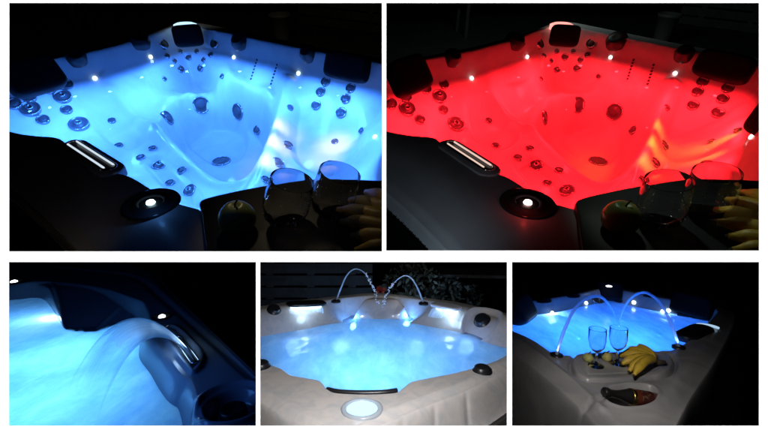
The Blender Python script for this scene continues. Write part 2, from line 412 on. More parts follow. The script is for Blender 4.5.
def arc_jet(P, px, label, rad0, rad1, mat, zs, ze, group, drops=0, dropm=None, seed=1, cut=1.0):
    S = P.at(*px[0], zs); E = P.at(*px[-1], ze)
    pts = [S] + [plane_pt(P, x, y, S, E) for x, y in px[1:-1]] + [E]; pts = [Vector(p) for p in open_curve(pts, 8)]
    n = len(pts); root = thing(P, 'water_jet', label, 'water jet', S, group); rng = random.Random(seed)
    nc = int(n * cut); bm = bmesh.new(); tube(bm, pts[:nc], [(rad0 + (rad1 - rad0) * i / nc + rng.uniform(-.2, .2) * rad0 * (i / n)) * (1 if cut == 1 or i < nc - 4 else (nc - i) / 5) for i in range(nc)], 10)
    make(P, 'stream', bm, mat, root)
    for _ in range(drops):
        i = min(n - 1, int(n * (cut - .12 + (1.12 - cut) * rng.random()))); j = rad0 * 2.2 * (i / n); bm = bmesh.new()
        bmesh.ops.create_icosphere(bm, subdivisions=2, radius=rng.uniform(.35, .9) * rad0, matrix=Matrix.Translation(pts[i] + Vector((rng.uniform(-j, j), rng.uniform(-j, j), rng.uniform(-j, j)))))
        make(P, 'drop', bm, dropm, root)
    return root
def water_sheet(P, A, B, label, mat, group=None, th=.004, cat='waterfall', name='waterfall_sheet'):
    """solid thin sheet between edge curves A and B (lists of points)"""
    A = [Vector(p) for p in A]; B = [Vector(p) for p in B]; n = len(A); m = 14; bm = bmesh.new(); uvl = bm.loops.layers.uv.new('UVMap')
    G = [[A[i].lerp(B[i], j / m) for j in range(m + 1)] for i in range(n)]; top, bot = [], []
    for i in range(n):
        rt, rb = [], []
        for j in range(m + 1):
            du = G[min(i+1, n-1)][j] - G[max(i-1, 0)][j]; dv = G[i][min(j+1, m)] - G[i][max(j-1, 0)]; nn = du.cross(dv)
            nn = nn.normalized() if nn.length > 1e-9 else Vector((0, 0, 1)); k = th * math.sin(math.pi * (j + .3) / (m + .6)) / 2
            rt.append(bm.verts.new(G[i][j] + nn * k)); rb.append(bm.verts.new(G[i][j] - nn * k))
        top.append(rt); bot.append(rb)
    def q(a, b, c, d, i, j):
        f = bm.faces.new((a, b, c, d))
        for l, (u, v) in zip(f.loops, ((i, j), (i + 1, j), (i + 1, j + 1), (i, j + 1))): l[uvl].uv = (u / n * 2, v / m)
    for i in range(n - 1):
        for j in range(m):
            q(top[i][j], top[i+1][j], top[i+1][j+1], top[i][j+1], i, j); q(bot[i][j], bot[i+1][j], bot[i+1][j+1], bot[i][j+1], i, j)
        for j in (0, m): q(top[i][j], top[i+1][j], bot[i+1][j], bot[i][j], i, j)
    o = make(P, name, bm, mat, base=A[0]); return tag(o, label, cat, group) if o else None
def deep(P, x, y, zw, z):
    p = P.at(x, y, zw); p.z = z; return p
def wpt(P, x, y, D):
    """point on the line of sight x, y at world depth D, in panel coordinates"""
    return P.M.inverted() @ Vector(((x + P.dx - CX) / F * D, D, (CY - y) / F * D))
# ------------------------------------------------------------------ the two upper tubs
def build_upper(P, key):
    blue = key == 'blue'
    lc = (0.05, 0.235, 1.0) if blue else (1.0, 0.010, 0.016)
    acr = pmat('pearl_acrylic', (0.46, 0.465, 0.475), 0.45, coat=0.08, noise=(5, (.385, .39, .41), .35, .75))
    ground(P)
    outer = P.poly([(-90, 80), (9, 62), (60, 53), (100, 45), (150, 32), (172, 24), (185, 21), (205, 23), (250, 32), (310, 44), (382, 57), (460, 70), (478, 80), (482, 110), (478, 300), (440, 470), (340, 520), (230, 440), (150, 322), (75, 240), (9, 180), (-95, 105)])
    inner = P.poly([(-70, 84), (9, 66.5), (60, 57.5), (100, 49.8), (140, 38.8), (168, 28.5), (185, 26.5), (205, 28.5), (250, 38), (310, 50.3), (382, 63.5), (402, 70), (402, 100), (390, 135), (384, 182), (359, 190), (311, 188), (235, 200), (207, 212), (196, 209), (172, 202), (151, 190), (127, 176), (100, 170), (75, 156), (59, 139), (36, 136), (15, 132.5), (-5, 126), (-60, 106)], n=5)
    zw = -.16
    foot = P.poly([(158, 122), (172, 102), (200, 91), (234, 92), (266, 104), (274, 122), (266, 150), (250, 174), (224, 180), (203, 170), (176, 146)], -.42, n=3)
    floor2 = P.poly([(182, 140), (196, 124), (236, 124), (250, 138), (240, 158), (222, 166), (206, 160)], -.69, n=3)
    bean = P.poly([(108, 90), (118, 77), (136, 72), (154, 70), (160, 75), (152, 86), (134, 93), (118, 95)], -.35, n=4)
    seats = [P.poly(q_, -.38, n=4) for q_ in ([(296, 108), (330, 110), (362, 118), (366, 150), (340, 168), (300, 160), (286, 138)], [(84, 112), (112, 104), (140, 116), (146, 130), (128, 142), (100, 134)],
              [(136, 156), (156, 146), (176, 158), (200, 184), (196, 200), (170, 192)], [(176, 74), (204, 73), (218, 80), (214, 88), (180, 88), (168, 82)], [(244, 72), (276, 78), (282, 90), (268, 98), (244, 90)])]
    Y0, Y1 = outer[:, 1].min(), outer[:, 1].max(); S = outer[:, 0] / outer[:, 1]
    X, Y = warp_grid(max(Y0, 1.05) - .05, Y1 + .08, S.min() - .03, S.max() + .03, 560, 620)
    so = sdf(X, Y, outer); si = sdf(X, Y, inner)
    Z = -.05 * ss(-so / .02) - .01 * ss((.05 - so) / .05) - .045 * ss((.30 - so) / .30) ** 1.5 * ss((Y.min() + 1.3 - Y) / .7) * ss((P.dx / F * Y - X + .1) / .4)
    Z -= .15 * ss(si / .05)
    u_ = np.clip((si - .03) / .40, 0, 1); Z -= .29 * (1 - (1 - u_) ** 1.7)
    kc = ss(sdf(X, Y, P.poly([(170, 72), (205, 72), (222, 84), (240, 94), (236, 108), (160, 110), (150, 92), (160, 82)], -.42, n=4)) / .16) * ss((si - .06) / .1)
    Z = Z * (1 - kc) + np.minimum(Z, -.43) * kc
    sf = sdf(X, Y, foot); Z -= .27 * ss(sf / .13) * ss((si - .10) / .12)
    Z -= .05 * ss(sdf(X, Y, floor2) / .05)
    inn_ = ss((si - .10) / .12); Z -= .06 * ss(sdf(X, Y, bean) / .05) * inn_
    for q_ in seats: Z -= .035 * ss(sdf(X, Y, q_) / .06) * inn_
    # ridges between the seats, running from the wall to the footwell
    def ridge(pts, z, h, wd, lo=.06):
        global_d = sdf(X, Y, open_curve([tuple(P.at(a, b, z))[:2] for a, b in pts], 6), closed=False)
        return h * np.exp(-(global_d / wd) ** 2) * ss((si - lo) / .08) * (1 - ss((sf + .02) / .08))
    Z = Z + ridge([(298, 76), (290, 98), (279, 122), (270, 150), (255, 186)], -.36, .10, .07)
    Z = Z + ridge([(96, 82), (104, 96), (124, 108), (150, 118)], -.36, .035, .06)
    Z = Z + ridge([(234, 60), (232, 72), (230, 86)], -.36, .03, .06)
    Z = Z + ridge([(151, 60), (160, 74), (166, 92)], -.36, .03, .06)
    Z = Z + .014 * np.exp(-((sf + .03) / .035) ** 2) * ss((si - .1) / .1)
    keep = so > -.022
    base = P.at(200, 110, -.83)
    tub = thing(P, 'hot_tub', ('square hot tub of pearly acrylic glowing blue, upper left opening, glasses on its corner' if blue else
        'square hot tub of pearly acrylic glowing red, upper right opening, glasses on its corner'), 'hot tub', base, 'square corner-view hot tubs with coloured lights')
    sh, V, q = grid_mesh(P, 'shell', X, Y, Z, keep, acr, tub); set_bvh(P, V, q)
    bm = bmesh.new(); cen_ = outer.mean(0); rows = []
    for z_, off in ((-.088, -.006), (-.86, .01)):
        rows.append([bm.verts.new((p_[0] + (cen_[0] - p_[0]) * off / 2, p_[1] + (cen_[1] - p_[1]) * off / 2, z_)) for p_ in outer])
    for i in range(len(outer)): j = (i + 1) % len(outer); bm.faces.new((rows[0][i], rows[0][j], rows[1][j], rows[1][i]))
    make(P, 'cabinet', bm, pmat('dark_cabinet_panel', (.006, .006, .006), .8, spec=.1), tub)
    wk = (Z < zw + .03) & (si > 0)
    cw = clear_water('still_water_' + key, (0.95, 0.97, 1.0), 0.3)
    wo, _, _ = grid_mesh(P, 'water', X, Y, np.full(X.shape, zw), wk, cw, base=P.at(200, 110, zw)); tag(wo, kind='structure')
    # jets
    for x, y, s, big in [(14, 104, .052, 0), (29, 97.5, .05, 0), (49, 89, .048, 0), (67, 84.5, .045, 0), (30, 109, .072, 1), (62.5, 96.5, .066, 1), (43, 120, .046, 0), (66.5, 110, .044, 0), (79, 124.5, .075, 1), (112, 121, .032, 0), (119, 146, .034, 0),
                 (141, 158, .034, 0), (153, 149, .034, 0), (160, 166, .052, 1), (182, 171, .034, 0), (170.5, 183.5, .033, 0), (190.5, 191, .05, 1),
                 (167, 56, .028, 0), (180, 51.5, .026, 0), (188.5, 57, .036, 0), (197, 51.5, .026, 0), (204, 60, .03, 0), (211, 55, .03, 0), (174, 61, .027, 0), (180, 69, .042, 1), (201, 68, .042, 1), (164, 79, .025, 0), (222.5, 76.5, .028, 0),
                 (201, 105, .085, 0), (238, 112, .085, 0), (168, 118, .07, 0), (258, 130, .05, 0), (221.5, 161.5, .085, 0),
                 (326, 82, .045, 0), (351, 88.5, .045, 0), (321, 92, .045, 0), (346, 99, .045, 0), (316.5, 105.5, .046, 0), (341.5, 113, .05, 0), (287, 145.5, .045, 0), (277.5, 163, .045, 0), (290, 108, .03, 0), (362, 131, .03, 0), (330, 164, .034, 0), (265, 180, .03, 0), (335, 142, .03, 0)]:
        jet(P, tub, x, y, s if s > .068 and not big else s * .86, big)
    # strings of tiny air holes
    hole = pmat('air_hole', (.02, .02, .03), .5)
    for x0, y0, x1, y1 in ((257, 60, 251, 79), (277, 65, 271, 84)):
        for k in range(7):
            h = P.hit(x0 + (x1 - x0) * k / 6, y0 + (y1 - y0) * k / 6)
            if h[0]:
                bm = bmesh.new(); lathe(bm, [(.009, 0), (.009, .003), (.0005, .003)], h[0], frame_of(h[1] if h[1].z > 0 else -h[1]), 10); make(P, 'air_hole', bm, hole, tub)
    # waterline LEDs and the one over the far pillow
    ledm = emat('led_' + key, (0.55, 0.85, 1.0) if blue else (1.0, .55, .5), 14)
    for x, y in ((95, 78.5), (150.5, 57), (234, 57.5), (298.5, 73.5), (375, 137)): led(P, tub, x, y, .013, ledm)
    # dials on the far rims
    for x, y, s in ((76, 57, .06), (139, 40.5, .075), (240, 40, .075), (308, 53, .06)):
        h_ = P.hit(x, y)
        if h_[0] is None: continue
        n_ = h_[1] if h_[1].z > 0 else -h_[1]; n_ = (n_ + Vector((0, -.1, 1.2))).normalized(); bm = bmesh.new()
        lathe(bm, [(s*1.1, -.05), (s*1.1, .0), (s*.95, .008), (s*.9, .02), (s*.8, .026), (s*.3, .022), (.0005, .022)], h_[0] + n_ * .01, frame_of(n_), 36); make(P, 'control_dial', bm, rubber, tub)
    for x, y in ((163, 44), (215, 43.5)): jet(P, tub, x, y, .045)
    ctr = P.at(205, 120, 0)
    pillow(P, tub, 33, 76, -.02, .165, .118, .055, (ctr.x, ctr.y), 35)
    p, n = pillow(P, tub, 188, 36, -.04, .122, .088, .055, (ctr.x, ctr.y), 20)
    pillow(P, tub, 347, 67, -.05, .178, .095, .055, (ctr.x, ctr.y), 25)
    pillow(P, tub, 397, 118, -.02, .10, .11, .05, (ctr.x, ctr.y), 15)
    q_ = P.at(185, 24.5, .03); bm = bmesh.new(); lathe(bm, [(.10, -.04), (.10, 0), (.07, .012), (.0005, .013)], q_, Matrix.Identity(3), 24, sy=.7)
    lo = make(P, 'corner_light', bm, emat('corner_led_' + key, (.4, .7, 1) if blue else (1, .3, .25), 1.8), tub)
    # waterfall slot of the near rim
    a, b = P.at(74, 146.5, .0), P.at(110, 170, .0)
    bm = bmesh.new(); slab(bm, stadium((a.x, a.y), (b.x, b.y), .055), -.03, .008, .006); esc = make(P, 'waterfall_slot', bm, acr, tub)
    bm = bmesh.new(); ring_pts = stadium((a.x, a.y), (b.x, b.y), .026); tube(bm, [(x, y, .014) for x, y in ring_pts] + [(ring_pts[0][0], ring_pts[0][1], .014)], .006, 8, False)
    make(P, 'chrome_trim', bm, chrome, esc)
    bm = bmesh.new(); slab(bm, stadium((a.x, a.y), (b.x, b.y), .021), -.01, .011, .001); make(P, 'slot_opening', bm, rubber, esc)
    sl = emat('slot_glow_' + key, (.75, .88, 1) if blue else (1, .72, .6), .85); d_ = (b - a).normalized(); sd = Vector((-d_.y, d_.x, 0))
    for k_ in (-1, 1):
        bm = bmesh.new(); tube(bm, [a + sd * .018 * k_ + Vector((0, 0, .018)), b + sd * .018 * k_ + Vector((0, 0, .018))], .0042, 8); make(P, 'glow_strip', bm, sl, esc)  # glowing tubes put in for the bright lines along the chrome slot
    # lit cup in the near rim
    c = P.at(151, 203.5, 0); bm = bmesh.new()
    lathe(bm, [(.10, -.002), (.097, .004), (.088, .005), (.080, .001), (.060, .001), (.056, .006), (.046, .008), (.040, .003)], c, Matrix.Identity(3), 48)
    cup = make(P, 'lit_cup', bm, pmat('gloss_dark_plastic', (.04, .04, .045), .15), tub)
    bm = bmesh.new(); lathe(bm, [(.042, .002), (.035, .0025), (.0005, .003)], c, Matrix.Identity(3), 32); make(P, 'cup_floor', bm, rubber, cup)
    bm = bmesh.new(); lathe(bm, [(.015, .003), (.013, .009), (.0005, .012)], c, Matrix.Identity(3), 20); make(P, 'led_light', bm, ledm, cup)
    # lights: lamps without fixtures added under the surface for an even, crisp-edged glow
    E = 9.8 if blue else 10
    cen = P.at(215, 130, -.7)
    for x, y in [(50, 108), (110, 92), (187, 72), (270, 88), (345, 112), (110, 130), (190, 110), (270, 128), (330, 150), (165, 150), (230, 160), (200, 186), (300, 176), (75, 97), (142, 78), (172, 66), (204, 66), (240, 72), (300, 88), (338, 96), (30, 112)]:
        l = P.at(x, y, zw - .012); light(P, 'SPOT', l, E, lc, target=l - Vector((0, 0, 1)), cone=176, blend=.04, radius=.03)
    # two warm beams from white underwater lamps on the near side
    warm = (1, .72, .28)
    if not blue: warm = (1, .55, .05)
    for (x2, y2), en in (((268, 160), 3.0), ((276, 142), 4.2), ((282, 126), 3.4), ((334, 146), 4.5), ((322, 160), 2.5)):
        tg = P.hit(x2, y2)[0]; s_ = tg + Vector((.03, -.07, .3)); s_.z = min(s_.z, zw + .0)
        light(P, 'SPOT', s_, en * (1.7 if blue else 1.0), warm, target=tg, cone=64, blend=1, radius=.05)
    # faint fill lamps added to lift the rims and the tray
    light(P, 'SPOT', wpt(P, 14, 253.5, 1.08), .16 if blue else 1.5, (1, .75, .45) if blue else (.65, .85, 1), target=P.at(28, 215, -.02), cone=120, blend=1, radius=.008, name='fill_light')
    light(P, 'SPOT', wpt(P, 230, -50, 1.5), 4.5 if blue else 8.0, (1, .8, .5) if blue else (.8, 1, .8), target=P.at(300, 225, 0), cone=44, blend=1, radius=.04, name='fill_light')
    light(P, 'POINT', P.at(150, 150, .35), .10 if blue else .06, (.05, .2, 1) if blue else (1, .05, .05), radius=.2)  # fill added above the water to stand for its glow
    light(P, 'POINT', P.at(151, 203.5, .045), .045, (.1, .35, 1) if blue else (1, .06, .05), radius=.01)
    return tub

def soda_glass(P, base_px, rim_px, rmax, rrim, label, z, seed):
    """stemless tumbler: base at base_px, rim centre at rim_px"""
    b = P.at(*base_px, z); t = P.up(*rim_px, b); ax = (t - b); hgt = ax.length; ax.normalize()
    Rt = frame_of(ax, Vector((0, 1, 0)))
    gm = MATS.get('clear_glass') or pmat('clear_glass', (1, 1, 1), 0.0, trans=1.0, ior=1.45)
    root = thing(P, 'drinking_glass', label, 'glass', b, 'stemless glasses on the tub corners')
    th = .0016; r0 = rmax * .55
    out = [(.0008, .002), (r0 * .7, .002), (r0 * .95, .0035), (r0, .006), (rmax * .86, hgt * .16), (rmax, hgt * .42), (rmax * .97, hgt * .62), (rrim * 1.03, hgt * .85), (rrim, hgt - .002), (rrim - .0003, hgt - .0005)]
    inn = [(rrim - th + .0003, hgt), (rrim - th, hgt - .002), (rrim * 1.03 - th, hgt * .85), (rmax * .97 - th, hgt * .62), (rmax - th, hgt * .42), (rmax * .84 - th, hgt * .18), (r0 * .8, .016), (r0 * .5, .0142), (.0008, .014)]
    bm = bmesh.new(); lathe(bm, out + inn, b, Rt, 48); bmesh.ops.recalc_face_normals(bm, faces=bm.faces[:]); make(P, 'bowl', bm, gm, root)
    rng = random.Random(seed)
    for _ in range(40):      # droplets on the inside
        a = rng.uniform(0, 6.28); h = rng.uniform(.08, .62); rr = (rmax * (.86 + .14 * math.sin(min(1, h / .42) * 1.57))) - th - .002
        p = b + Rt @ Vector((rr * math.cos(a), rr * math.sin(a), h * hgt)); s = rng.uniform(.001, .0023)
        bm = bmesh.new(); bmesh.ops.create_icosphere(bm, subdivisions=2, radius=s, matrix=Matrix.Translation(p)); make(P, 'droplet', bm, pmat('droplet', (.9, .95, 1), .05, spec=1.0), root)
    return root
def apple(P, px, z, rad, label, mat, sx=1.0, name='apple', pear=0.0, leafy=True):
    b = P.at(*px, z); root = thing(P, name, label, name, b); bm = bmesh.new(); prof = []
    for i in range(25):
        a = math.pi * i / 24; rr = math.sin(a); zz = -math.cos(a)
        rr *= 1 - .1 * zz * 1 ; zz = zz * .9
        dip = .22 * math.exp(-(rr / .28) ** 2)
        if i > 12: zz -= dip
        else: zz += dip * .6
        if pear and zz > 0: rr *= 1 - pear * zz; zz *= 1 + pear * .9
        prof.append((max(rr, .002) * rad, (zz + .82) * rad))
    lathe(bm, prof, b, Matrix.Identity(3), 40, sx=sx); make(P, 'flesh', bm, mat, root)
    bm = bmesh.new(); top = b + Vector((0, 0, rad * (1.45 + pear * .6)))
    tube(bm, [top, top + Vector((.004, 0, rad * .25)), top + Vector((.012, 0, rad * .45))], [.003, .0025, .003], 8); make(P, 'stem', bm, pmat('fruit_stem', (.06, .04, .02), .8), root)
    return root
def banana_bunch(P, hub, tips, rad, label, bend=.25, name='banana_bunch', bendv=Vector((0, 0, 1))):
    """hub: where the stalks join; tips: blossom ends (panel coordinates)"""
    root = thing(P, name, label, 'bananas', Vector((hub.x, hub.y, min(hub.z, min(t.z for t in tips)) - rad)))
    ym = pmat('banana_peel', (.55, .36, .035), .45, noise=(30, (.30, .18, .03), .58, .72))
    bk = pmat('banana_tip', (.05, .035, .02), .8)
    for i, t in enumerate(tips):
        bm = bmesh.new(); d = t - hub; side = bendv * d.length * bend; seg = 10; pts = []; rad_ = []
        for k in range(19):
            u = k / 18; p = hub + d * u + side * (4 * u * (1 - u)); pts.append(p)
            rr = rad * (.34 + .66 * ss(np.array((u - .05) / .25)).item()) * (1 - .62 * ss(np.array((u - .8) / .2)).item()); rad_.append(rr)
        tube(bm, pts, rad_, 10, ridge=.10)
        o = make(P, 'banana', bm, ym, root)
        if o:
            bm = bmesh.new(); dd = (pts[-1] - pts[-2]).normalized(); tube(bm, [pts[-1] - dd * .002, pts[-1] + dd * rad * .35], [rad * .32, rad * .2], 8); make(P, 'tip', bm, bk, o)
    bm = bmesh.new(); dv = (sum((t for t in tips), Vector()) / len(tips) - hub).normalized()
    tube(bm, [hub + dv * rad * .5, hub - dv * rad * .6, hub - dv * rad * 1.8], [rad * .7, rad * .6, rad * .45], 10); make(P, 'stalk', bm, bk, root)
    return root
def upper_items(P, key):
    side = 'blue' if key == 'blue' else 'red'
    tm = pmat('tray_dark_gloss', (.022, .022, .026), .45, spec=.25)
    z1 = .03
    out = P.poly([(201, 200), (235, 191), (270, 184.5), (311, 179), (350, 179), (400, 182), (440, 195), (455, 290), (380, 330), (300, 330), (215, 300), (206, 251), (202, 215)], z1, n=5)
    bm = bmesh.new(); slab(bm, out, .001, z1, .006); 
    t = make(P, 'serving_tray', bm, tm, base=P.at(300, 240, .001)); tag(t, f'dark tray with fruit and glasses on the corner of the {side} lit tub', 'tray')
    soda_glass(P, (282, 222.5), (292.5, 180), .073, .066, f'left one of the two stemless glasses before the {side} lit water', z1, 3)
    soda_glass(P, (328, 213.5), (340.5, 172), .073, .066, f'right one of the two stemless glasses before the {side} lit water', z1, 5)
    ap = pmat('green_apple_skin', (.25, .33, .09), .35, noise=(8, (.34, .34, .12), .4, .65))
    apple(P, (240, 229), z1, .057, f'green apple left of the glasses beside the {side} lit water', ap)
    hub = P.at(455, 262, z1 + .06); tips = [P.at(338, 210, z1 + .03), P.at(341, 222, z1 + .03), P.at(352, 236, z1 + .03), P.at(350, 200, z1 + .03), P.at(366, 192, z1 + .04), P.at(356, 250, z1 + .03)]
    banana_bunch(P, hub, tips, .026, f'bunch of bananas at the right end of the tray beside the {side} lit water', .1)
H12 = .85
Pa = Panel(-90, H12, PL1); Pb = Panel(-90, H12, PL2, 376.6)
build_upper(Pa, 'blue'); upper_items(Pa, 'blue')
build_upper(Pb, 'red'); upper_items(Pb, 'red')
# ------------------------------------------------------------------ lower left: close view of the waterfall
P3 = Panel(150, .9, PL3)
def build_p3():
    P = P3; ground(P); zw = -.10
    outer = P.poly([(-420, 300), (-160, 262), (0, 257), (110, 259), (150, 268), (172, 290), (205, 322), (262, 376), (330, 440), (420, 560), (200, 700), (-300, 640)])
    inner = P.poly([(-300, 330), (-100, 292), (9, 284), (38, 281), (70, 283), (105, 288), (132, 297), (146, 303), (151, 318), (152, 334), (165, 351), (181, 372), (192, 380), (197, 392), (203, 412), (212, 440), (230, 490), (100, 640), (-200, 560)])
    Y0, Y1 = 1.05, outer[:, 1].max(); S = (-1.05, .02)
    X, Y = warp_grid(Y0, Y1 + .08, S[0], S[1], 560, 620)
    so = sdf(X, Y, outer); si = sdf(X, Y, inner)
    Z = -.83 * ss(-so / .09) - .012 * ss((.06 - so) / .06)
    Z -= .15 * ss(si / .10); Z -= .45 * ss((si - .06) / .4)
    V = np.array([tuple(P.at(x, y, z))[:2] for x, y, z in ((30, 276, 0), (42, 290, -.02), (50, 310, -.05), (58, 331, -.1), (78, 336, -.11), (97, 334, -.1), (120, 319, -.06), (148, 302, -.01), (120, 280, 0), (70, 272, 0))]); V = smooth_poly(V, 5)
    sv = sdf(X, Y, V); yf = P.at(80, 286, 0).y; yn = P.at(78, 336, -.11).y
    vz = -.015 - .115 * np.clip((yf - Y) / (yf - yn), 0, 1.2) ** 1.1
    for pts in ([(53, 287), (60, 302), (64, 322), (72, 331)], [(118, 305), (98, 317), (86, 330), (74, 331)], [(72, 322), (80, 318), (88, 324)]):
        vz = vz + .012 * np.exp(-(sdf(X, Y, open_curve([tuple(P.at(a, b, -.04))[:2] for a, b in pts], 8), closed=False) / .014) ** 2)
    k = ss((sv + .01) / .05); Z = Z * (1 - k) + np.maximum(vz, Z) * k
    # raised plate round the waterfall slot
    PL = P.poly([(163, 331), (171, 326), (182, 329), (201, 348), (206, 358), (202, 369), (194, 375), (186, 372), (166, 345)], 0)
    spl = sdf(X, Y, PL); kp = ss((spl + .005) / .02); Z = Z * (1 - kp) + np.maximum(Z, .016) * kp
    Z = Z - .010 * np.exp(-((spl - .035) / .010) ** 2)
    # moulded recess for the round speaker and the groove along the rim
    cc = P.at(233, 404, 0); rr = np.hypot(X - cc.x, Y - cc.y); Z = Z - .05 * ss((.105 - rr) / .03) + .02 * np.exp(-((rr - .13) / .014) ** 2) * (so > .03) + .02 * ss((.055 - rr) / .012)
    gr = open_curve([tuple(P.at(a, b))[:2] for a, b in ((60, 268), (130, 276), (160, 296), (195, 326), (250, 374))], 8); Z = Z - .012 * np.exp(-(sdf(X, Y, gr, closed=False) / .02) ** 2) * (so > .02)
    acr = pmat('wet_acrylic', (0.22, 0.26, 0.33), 0.2, coat=0.3)
    tub = thing(P, 'hot_tub', 'hot tub corner seen close up, water sheet arching from its slot, pale blue water', 'hot tub', P.at(120, 300, -.83))
    sh, Vv, q = grid_mesh(P, 'shell', X, Y, Z, so > -.1, acr, tub); set_bvh(P, Vv, q)
    wm = milky_water('foaming_water', (.80, .9, .95), 1.3, .8, .02, (1, .6, 1), .28)
    Wz = zw + .006 * np.sin(X * 9 + 2 * np.sin(Y * 5)) * np.sin(Y * 7 + X * 3)
    wo, _, _ = grid_mesh(P, 'water', X, Y, Wz, (Z < zw + .03) & (si > -.02), wm, base=P.at(90, 370, zw)); tag(wo, kind='structure')
    # slot with chrome trim
    a, b = P.at(178, 338, .02), P.at(194.5, 361, .02)
    bm = bmesh.new(); rp = stadium((a.x, a.y), (b.x, b.y), .016, 12); tube(bm, [(x, y, .02) for x, y in rp] + [(rp[0][0], rp[0][1], .02)], .0032, 8, False); t_ = make(P, 'chrome_trim', bm, chrome, tub)
    bm = bmesh.new(); slab(bm, rp, .008, .0185, .001); make(P, 'slot_opening', bm, rubber, tub)
    # arching sheet
    def arc(p0, p1, h, n=30):
        return [p0.lerp(p1, u) + Vector((0, 0, 4 * h * u * (1 - u))) for u in [i / n for i in range(n + 1)]]
    sm = sheet_mat('arching_water', (.85, .94, 1), .40, 9, .08, fade=.7)
    A = arc(P.at(181, 341, .024), P.at(66, 392, zw + .004), .205); B = arc(P.at(194, 360.5, .024), P.at(98, 420, zw + .004), .20)
    water_sheet(P, A, B, 'clear sheet of water arching from the slot into the pale blue water', sm, th=.010)
    lm = emat('led_white', (.8, .9, 1), 9)
    for x, y, s in ((14, 282, .02), (162, 317, .017)):
        c = P.at(x, y, .0); bm = bmesh.new(); lathe(bm, [(s*3.2, -.002), (s*3, .006), (s*2.3, .008), (s*2, .003), (s*1.2, .002)], c, Matrix.Identity(3), 30); f = make(P, 'light_fitting', bm, rubber, tub)
        bm = bmesh.new(); lathe(bm, [(s, .002), (s * .95, .007), (s*.5, .012), (.0005, .013)], c, Matrix.Identity(3), 20); make(P, 'led_light', bm, lm, f)
    # speaker grille in the round recess
    bm = bmesh.new(); lathe(bm, [(.05, -.04), (.048, -.018), (.04, -.012), (.034, -.02), (.0005, -.018)], cc, Matrix.Identity(3), 36); make(P, 'speaker', bm, rubber, tub)
    lc = (.11, .46, 1)
    light(P, 'POINT', P.at(-90, 385, .3), 12, (.06, .25, 1), radius=.3)  # unseen blue fill added left of view for the head rest and rim
    light(P, 'SPOT', (a + b) / 2 + Vector((.02, 0, .012)), 9.0, (.55, .78, 1), target=(A[9] + B[9]) / 2, cone=60, blend=.8, radius=.006)  # lamp added at the slot to brighten the sheet
    light(P, 'POINT', P.at(158, 378, zw + .07), .22, (.08, .35, 1), radius=.12)  # this and the next added over the water to light the wall
    light(P, 'POINT', P.at(148, 352, zw + .07), .12, (.08, .35, 1), radius=.12)
    for x, y, z, e in ((20, 322, -.3, 3), (120, 350, -.26, 5.5), (186, 418, -.2, 1.0), (40, 360, -.5, 9), (70, 400, -.5, 8), (130, 420, -.5, 8), (0, 420, -.5, 7), (150, 395, -.35, 2.5), (120, 322, -.15, .35), (51, 318, -.12, .25), (90, 345, -.35, 3)):
        light(P, 'POINT', deep(P, x, y, zw, z), e * (1.25 if e > 1 else 7), lc if e > .5 else (.5, .75, 1), radius=.07 if e > 1 else .03)
    light(P, 'POINT', (a + b) / 2 + Vector((-.04, 0, .05)), .3, (.4, .65, 1), radius=.04)  # small lamp added over the slot to lift it
build_p3()
